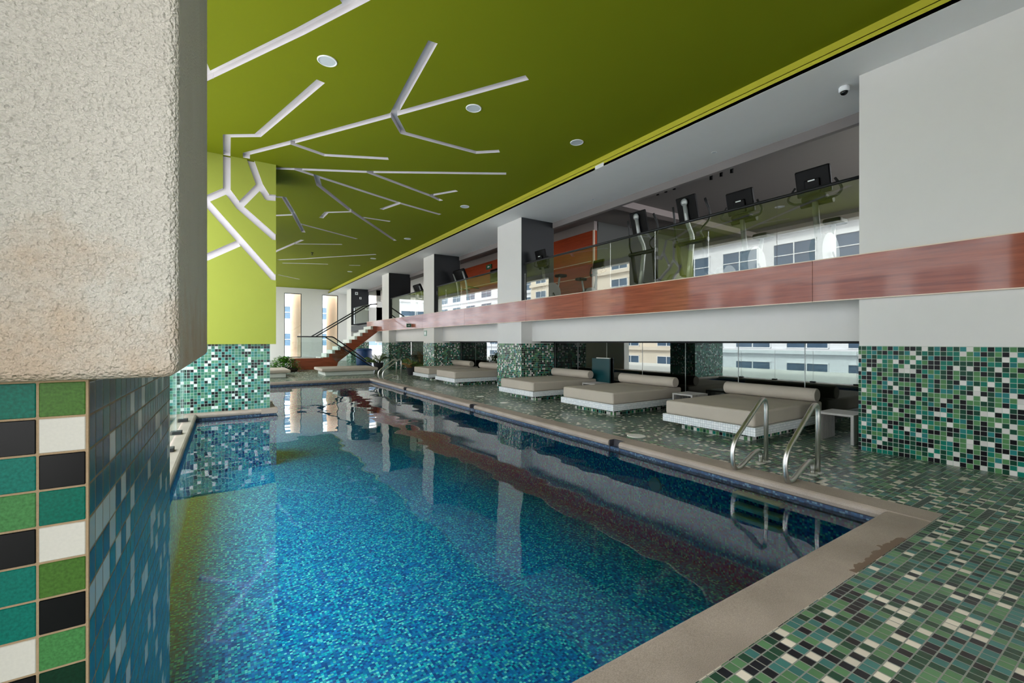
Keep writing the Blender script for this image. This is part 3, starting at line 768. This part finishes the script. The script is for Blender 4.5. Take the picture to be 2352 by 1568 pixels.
# ------------------------------------------------------------------ gym balustrades
def railing(y0, y1, seamsY, label, rail=True):
    t = thing('glass_railing', label, 'railing', (7.0, y0, FZ1))
    ss = [y0] + [s_ for s_ in seamsY if y0 < s_ < y1] + [y1]
    for i in range(len(ss) - 1):
        mb = MB(); mb.box(-.004, .004, ss[i] - y0 + .003, ss[i + 1] - y0 - .003, .005, 1.03); mb.build('glass_panel', M_railglass, t)
    mb = MB(); mb.tube([(0, 0, 1.045), (0, y1 - y0, 1.045)], .024, 12); mb.build('handrail', M_blackmetal, t)
    mb = MB(); mb.box(-.015, .015, 0, y1 - y0, -.0, .02); mb.build('base_channel', M_blackmetal, t)
railing(2.39, 10.15, [3.45, 4.58, 5.71, 6.9, 7.91, 9.05], 'glass railing with black handrail in front of the exercise machines, longest one')
railing(11.52, 16.25, [12.8, 14.1, 15.4], 'glass railing with black handrail between the two nearest columns')
railing(17.46, 22.0, [18.9, 20.4], 'glass railing with black handrail between the second and third columns')
railing(26.2, 29.95, [27.5, 28.8], 'glass railing with black handrail beyond the staircase top')

# ------------------------------------------------------------------ exercise machines (front looks toward -Y in local space)
def console(parent, M, w_, h_, back=True):
    mb = MB(); mb.tbox(M, w_, .07, h_, .022, 3); o = mb.build('console', M_black, parent)
    mb = MB(); mb.tbox(M @ Mx.Translation((0, .034, .02)), w_ * .8, .012, h_ * .7, .003, 1); mb.build('screen', M_lens, o)
    if back:
        mb = MB(); mb.tbox(M @ Mx.Translation((0, -.045, -.07)), w_ * .45, .05, h_ * .55, .02, 3); mb.build('rear_housing', M_black, o)
        mb = MB(); mb.tbox(M @ Mx.Translation((0, -.072, .02)), w_ * .2, .004, .018, .001, 1); mb.build('badge', M_signwhite, o)
    return o

def elliptical(label, loc, rz):
    t = thing('elliptical_trainer', label, 'exercise machine', loc, rz, 'elliptical trainers behind the glass railing')
    mb = MB(); mb.box(-.28, .28, -.35, .25, 0, .07, .02); mb.box(-.05, .05, .2, 1.5, 0, .06, .01); mb.box(-.3, .3, 1.4, 1.52, 0, .06, .02); mb.build('base_frame', M_black, t)
    mb = MB(); mb.tube(fillet([(0, .0, .05), (0, .10, .75), (0, .16, 1.1), (0, -.02, 1.36), (0, -.10, 1.72)], .12, 6), .052, 14, r2=.042); mb.build('mast', M_silver, t)
    console(t, Mx.Translation((0, -.01, 1.63)) @ Mx.Rotation(math.radians(16), 4, 'X'), .43, .50, back=False)
    mb = MB(); mb.lathe([(.075, -.005), (.07, .02), (.03, .03)], (0, 0, 0), 24); o = mb.build('round_cap', M_silver, t); o.location = (0, -.11, 1.74); o.rotation_euler = (math.radians(106), 0, 0)
    mb = MB(); mb.tube([(-.38, .1, .98), (.38, .1, .98)], .045, 12); mb.build('pivot_bar', M_blackmetal, t)
    for s in (-1, 1):
        mb = MB(); mb.tube(fillet([(s * .30, .10, .98), (s * .27, -.02, 1.14), (s * .40, .12, 1.36), (s * .40, .12, 1.52), (s * .36, .02, 1.74)], .08, 5), .02, 10); a = mb.build('moving_handle', M_blackmetal, t)
        mb = MB(); mb.tube([(s * .395, .11, 1.56), (s * .36, .02, 1.76)], .021, 10); mb.build('grip', M_rubber, a)
        mb = MB(); mb.tube([(s * .30, .10, .98), (s * .28, .20, .36)], .045, 12); mb.build('swing_arm', M_rubber, t)
        mb = MB(); mb.tube([(s * .28, .20, .36), (s * .2, 1.25, .28)], .026, 10); mb.build('pedal_arm', M_blackmetal, t)
        mb = MB(); mb.box(s * .2 - .08, s * .2 + .08, .55, .95, .33, .37, .012); mb.build('pedal', M_rubber, t)
    mb = MB(); mb.tube([(-.1, 1.3, .33), (.1, 1.3, .33)], .29, 28); mb.build('flywheel_housing', M_mauve, t)
    return t

def bike(label, loc, rz, sc=1.0):
    t = thing('exercise_bike', label, 'exercise machine', loc, rz, 'upright exercise bikes behind the glass railing'); t.scale = (sc, sc, sc)
    mb = MB(); mb.box(-.26, .26, -.05, .08, 0, .07, .02); mb.box(-.05, .05, .05, .95, 0.01, .08, .01); mb.box(-.24, .24, .9, 1.02, 0, .07, .02); mb.build('base_frame', M_black, t)
    mb = MB(); mb.tube([(-.09, .35, .38), (.09, .35, .38)], .30, 28); mb.build('crank_housing', M_mauve, t)
    mb = MB(); mb.tube([(0, .16, .4), (0, .03, 1.15)], .05, 14, r2=.04); mb.build('mast', M_mauve, t)
    console(t, Mx.Translation((0, -.02, 1.42)) @ Mx.Rotation(math.radians(14), 4, 'X'), .47, .40)
    mb = MB(); mb.tbox(Mx.Translation((0, .03, 1.17)), .34, .16, .10, .04, 3); mb.tube([(-.22, .1, 1.12), (.22, .1, 1.12)], .045, 12); mb.build('control_pod', M_black, t)
    for s in (-1, 1):
        mb = MB(); mb.tube(fillet([(s * .12, .06, 1.14), (s * .30, .05, 1.15), (s * .38, -.02, 1.22), (s * .27, .02, 1.40)], .06, 5), .018, 10); mb.build('handlebar', M_rubber, t)
        mb = MB(); mb.tube([(s * .11, .35, .38), (s * .14, .42, .22)], .015, 8); c = mb.build('crank', M_blackmetal, t)
        mb = MB(); mb.box(min(s * .14, s * .25), max(s * .14, s * .25), .37, .47, .19, .22, .006); mb.build('pedal', M_rubber, c)
    mb = MB(); mb.tube([(0, .55, .3), (0, .68, .88)], .03, 12); mb.build('seat_post', M_silver, t)
    mb = MB(); mb.tbox(Mx.Translation((0, .72, .92)), .26, .30, .09, .035, 3); mb.build('seat', M_black, t)
    return t

def treadmill(label, loc, rz):
    t = thing('treadmill', label, 'exercise machine', loc, rz, 'treadmills on the gym floor')
    mb = MB(); mb.box(-.38, .38, -.1, 1.75, 0, .16, .03); mb.build('deck', M_black, t)
    mb = MB(); mb.box(-.27, .27, .35, 1.74, .158, .168); mb.build('belt', M_rubber, t)
    mb = MB(); mb.box(-.36, .36, -.14, .32, .1, .3, .06, 3); mb.build('motor_cover', M_mauve, t)
    for s in (-1, 1):
        mb = MB(); mb.tube(fillet([(s * .38, .1, .1), (s * .38, -.05, 1.25), (s * .40, -.20, 1.66)], .1, 5), .035, 12); mb.build('upright', M_silver, t)
        mb = MB(); mb.tube([(s * .38, -.03, 1.1), (s * .38, .5, 1.05)], .022, 10); mb.build('side_handle', M_rubber, t)
    mb = MB(); mb.tbox(Mx.Translation((0, -.10, 1.56)) @ Mx.Rotation(math.radians(25), 4, 'X'), .90, .12, .46, .055, 4); c = mb.build('console', M_black, t)
    mb = MB(); mb.tbox(Mx.Translation((0, -.04, 1.58)) @ Mx.Rotation(math.radians(25), 4, 'X'), .5, .01, .30, .003, 1); mb.build('screen', M_lens, c)
    return t

R90 = -PI / 2
elliptical('elliptical trainer with silver mast farther from the camera, left of the pair', (7.72, 6.72, GF), R90)
elliptical('elliptical trainer with silver mast nearer the camera, right of the pair', (7.72, 5.50, GF), R90)
bike('upright exercise bike with black console, left of the two beside the white wall', (7.55, 4.32, GF), R90)
bike('upright exercise bike with black console, nearest the white wall', (7.5, 3.16, GF), R90)
bike('exercise bike with its console against the dark side of the nearest column', (7.30, 9.78, GF), R90, .93)
bike('grey exercise bike before the orange timber gym wall', (9.7, 10.1, GF), PI / 2, .95)
treadmill('treadmill with wide black console between the two nearest columns', (7.75, 15.5, GF), R90)
treadmill('treadmill beside the bright gym window between the second and third columns', (8.0, 20.6, GF), R90)
t = thing('television', 'black television hung on the orange timber gym wall', 'television', (9.97, 16.6, 4.3))
mb = MB(); mb.box(-.06, 0, -.5, .5, -.28, .28, .01); mb.build('bezel', M_black, t)
mb = MB(); mb.box(-.065, -.058, -.46, .46, -.25, .25); mb.build('screen', M_lens, t)

# ------------------------------------------------------------------ staircase at the far end
YS = 24.0
st = thing('staircase', 'timber sided staircase with pale steps rising to the gym at the far end', 'staircase', (4.18, YS, 0))
n = 9; dx = .277; dz = .18; z0 = .60
for i in range(n + 1):
    mb = MB(); x = i * dx; top = min(z0 + dz * i, GF + .03)
    mb.box(x - .12, x + dx, .06, 1.5, top - .22, top); mb.build('step', M_stone, st)
poly = [(0, z0 - .12)]
for i in range(n + 1):
    poly += [(i * dx, z0 + dz * i), ((i + 1) * dx, z0 + dz * i)]
poly += [((n + 1) * dx + .0, GF - .45), (.72, .36), (.60, .0), (0, .0)]
mb = MB(); mb.prism(poly, .05, 'y', 0.0); mb.build('stringer', M_woodx, st)
mb = MB(); mb.box(-1.45, -.002, 0, 1.6, .0, .56); mb.build('landing', M_woodx, st)
for yo in (.02, 1.5):
    mb = MB(); mb.tube([(-.34, yo, 1.66), (2.36, yo, 3.38), (2.7, yo, 3.42)], .032, 10); mb.build('handrail', M_blackmetal, st)
mb = MB(); mb.tube(fillet([(-1.2, .02, 1.64), (.45, .02, 1.64), (2.4, .02, .22)], .1, 5), .032, 10); mb.build('handrail', M_blackmetal, st)
mb = MB(); mb.tube([(-.0, -.5, 1.62), (2.4, -.5, .03)], .030, 10); mb.build('handrail', M_blackmetal, st)
mb = MB(); mb.prism([(-1.2, .57), (-1.2, 1.6), (.42, 1.6), (.42, .57)], .012, 'y', .01); mb.build('glass_panel', M_glass, st)
mb = MB(); mb.prism([(.42, .57), (.42, 1.6), (2.3, .22), (2.3, .03), (.9, .03)], .012, 'y', -.03); mb.build('glass_panel', M_glass, st)

t = thing('towel_bin', 'blue patterned round bin behind the stair rail', 'bin', (6.95, 26.9, 0))
mb = MB(); mb.lathe([(.42, 0), (.45, .1), (.45, .85), (.43, .92)], (0, 0, 0), 28); mb.build('drum', M_towel, t)
mb = MB(); mb.lathe([(.46, .86), (.46, .92), (.40, .98), (.05, 1.0)], (0, 0, 0), 28); mb.build('lid', M_towel, t)

# ------------------------------------------------------------------ plants
def leaf_strip(mb, p, d, L, w_, droop, n=5):
    d = Vector(d).normalized(); side = d.cross(Vector((0, 0, 1))); side = side.normalized() if side.length > .01 else Vector((1, 0, 0))
    prev = None
    for i in range(n + 1):
        t_ = i / n; c = Vector(p) + d * L * t_ + Vector((0, 0, -droop * L * t_ * t_)); ww = w_ * math.sin(PI * min(max(t_, .06), .97)) ** .7
        cur = (mb.bm.verts.new(c - side * ww / 2), mb.bm.verts.new(c + side * ww / 2))
        if prev: mb._mk([mb.bm.faces.new((prev[0], prev[1], cur[1], cur[0]))])
        prev = cur

def palm(label, loc, H_, nf, pot=True, dry=False, seed=1):
    random.seed(seed); t = thing('potted_palm' if pot else 'palm_clump', label, 'plant', loc)
    if pot:
        mb = MB(); mb.lathe([(.17, 0), (.24, .34), (.25, .36), (.22, .36), (.21, .3)], (0, 0, 0), 24); pt = mb.build('pot', M_pot, t)
        mb = MB(); mb.lathe([(.21, .30), (.05, .32)], (0, 0, 0), 16); mb.build('soil', M_soil, pt)
    base = .3 if pot else 0
    for f in range(nf):
        a = random.uniform(0, 2 * PI); el = random.uniform(.5, 1.35); L = H_ * random.uniform(.7, 1.0)
        mb = MB(); d = Vector((math.cos(a) * math.cos(el), math.sin(a) * math.cos(el), math.sin(el)))
        pts = [Vector((0, 0, base)) + d * L * k_ / 8 + Vector((0, 0, -.35 * L * (k_ / 8) ** 2.2)) for k_ in range(9)]
        mb.tube(pts, .009, 5, r2=.003)
        for k_ in range(2, 9):
            ax = (pts[k_] - pts[k_ - 1]).normalized(); sd = ax.cross(Vector((0, 0, 1))).normalized()
            for s in (-1, 1):
                for q in (0, .5):
                    leaf_strip(mb, pts[k_ - 1].lerp(pts[k_], q), ax * .5 + sd * s * .8, .30 * H_ * (1 - abs(k_ - 5) / 9), .045, .5, 3)
        mb.build('frond', M_dryleaf if dry and f % 3 == 0 else M_frond, t)
    return t
palm('dark potted palm beside the far ladder and stair foot', (6.3, 21.75, 0), .95, 13, seed=2)
palm('feathery potted palm between the second and third columns', (7.5, 19.3, 0), 1.15, 15, dry=True, seed=5)
palm('browning palm clump in front of the second column by the farthest daybed', (6.6, 17.95, 0), .75, 10, pot=True, dry=True, seed=9)
random.seed(4)
t = thing('leafy_shrub', 'bright green leafy shrub beside the timber stair landing', 'plant', (2.3, 23.05, 0))
mb = MB(); mb.lathe([(.55, 0), (.62, .12), (.5, .16), (.1, .18)], (0, 0, 0), 20); mb.build('soil', M_soil, t)
for k_ in range(10):
    a = random.uniform(0, 2 * PI); mb = MB(); mb.tube([(0, 0, .1), (.35 * math.cos(a), .35 * math.sin(a), random.uniform(.3, .5))], .012, 5); mb.build('stem', M_leaf, t)
mb = MB()
for k_ in range(1000):
    a = random.uniform(0, 2 * PI); e_ = random.uniform(-.1, 1.45); r = random.uniform(.55, 1.0)
    c = Vector((.72 * r * math.cos(a) * math.cos(e_), .5 * r * math.sin(a) * math.cos(e_), .12 + .60 * r * math.sin(max(e_, 0))))
    leaf_strip(mb, c, (math.cos(a) + random.uniform(-.6, .6), math.sin(a) + random.uniform(-.6, .6), random.uniform(-.2, 1)), random.uniform(.10, .17), .08, .3, 3)
mb.build('foliage', M_leaf, t)

# ------------------------------------------------------------------ houses across the street (seen through the windows and mirrored in the glass)
def building(label, x, y0, y1, zb, zt, wallm, depth=8, axis='x', bays=8, fl=3.4, fw=.72, fh=.55):
    t = thing('apartment_building', label, 'building', (0, 0, 0))
    mb = MB()
    if axis == 'x': mb.box(x - depth, x, y0, y1, zb, zt)
    else: mb.box(y0, y1, x, x + depth, zb, zt)
    z = zb + 1.0
    L = y1 - y0; nb = bays
    while z < zt - 1:       # projecting floor bands
        if axis == 'x': mb.box(x, x + .35, y0, y1, z - .5, z - .05)
        else: mb.box(y0, y1, x - .35, x, z - .5, z - .05)
        z += fl
    mb.build('wall', wallm, t)
    z = zb + 1.0
    while z < zt - 2:
        if z > -14:
            for i in range(nb):
                a = y0 + L * (i + .5 - fw / 2) / nb; b = y0 + L * (i + .5 + fw / 2) / nb; z1 = z + fl * fh + .3
                mb = MB()
                q = (lambda u0, u1, v0, v1, d0, d1: mb.box(x + d0, x + d1, u0, u1, v0, v1)) if axis == 'x' else (lambda u0, u1, v0, v1, d0, d1: mb.box(u0, u1, x - d1, x - d0, v0, v1))
                for u in (a, (a + b) / 2 - .04, b - .08): q(u, u + .08, z, z1, 0, .10)
                for v in (z, z + (z1 - z) * .5, z1 - .08): q(a, b, v, v + .07, 0, .09)
                wf = mb.build('window', M_frame, t)
                mb = MB(); q(a + .05, b - .05, z + .05, z1 - .05, .01, .03); mb.build('pane', M_pane, wf)
        z += fl
    return t
building('white apartment block with ribbon windows across the street, mirrored in the glass', -26, 2, 30, -24, 24, M_facade, bays=6)
building('cream apartment block with shorter windows farther along the street', -30, 33, 62, -24, 16, M_facade2, bays=5, fw=.5)
building('white apartment block behind the camera side of the street', -34, -34, -1, -24, 20, M_facade, bays=5, fw=.6)
building('white office block standing beyond the far end windows', 62, -12, 26, -24, 26, M_facade, axis='y', bays=7, fw=.8, fh=.4)
building('pale long apartment block far down the street', -34, 66, 125, -24, 20, M_facade, bays=8, fw=.6)
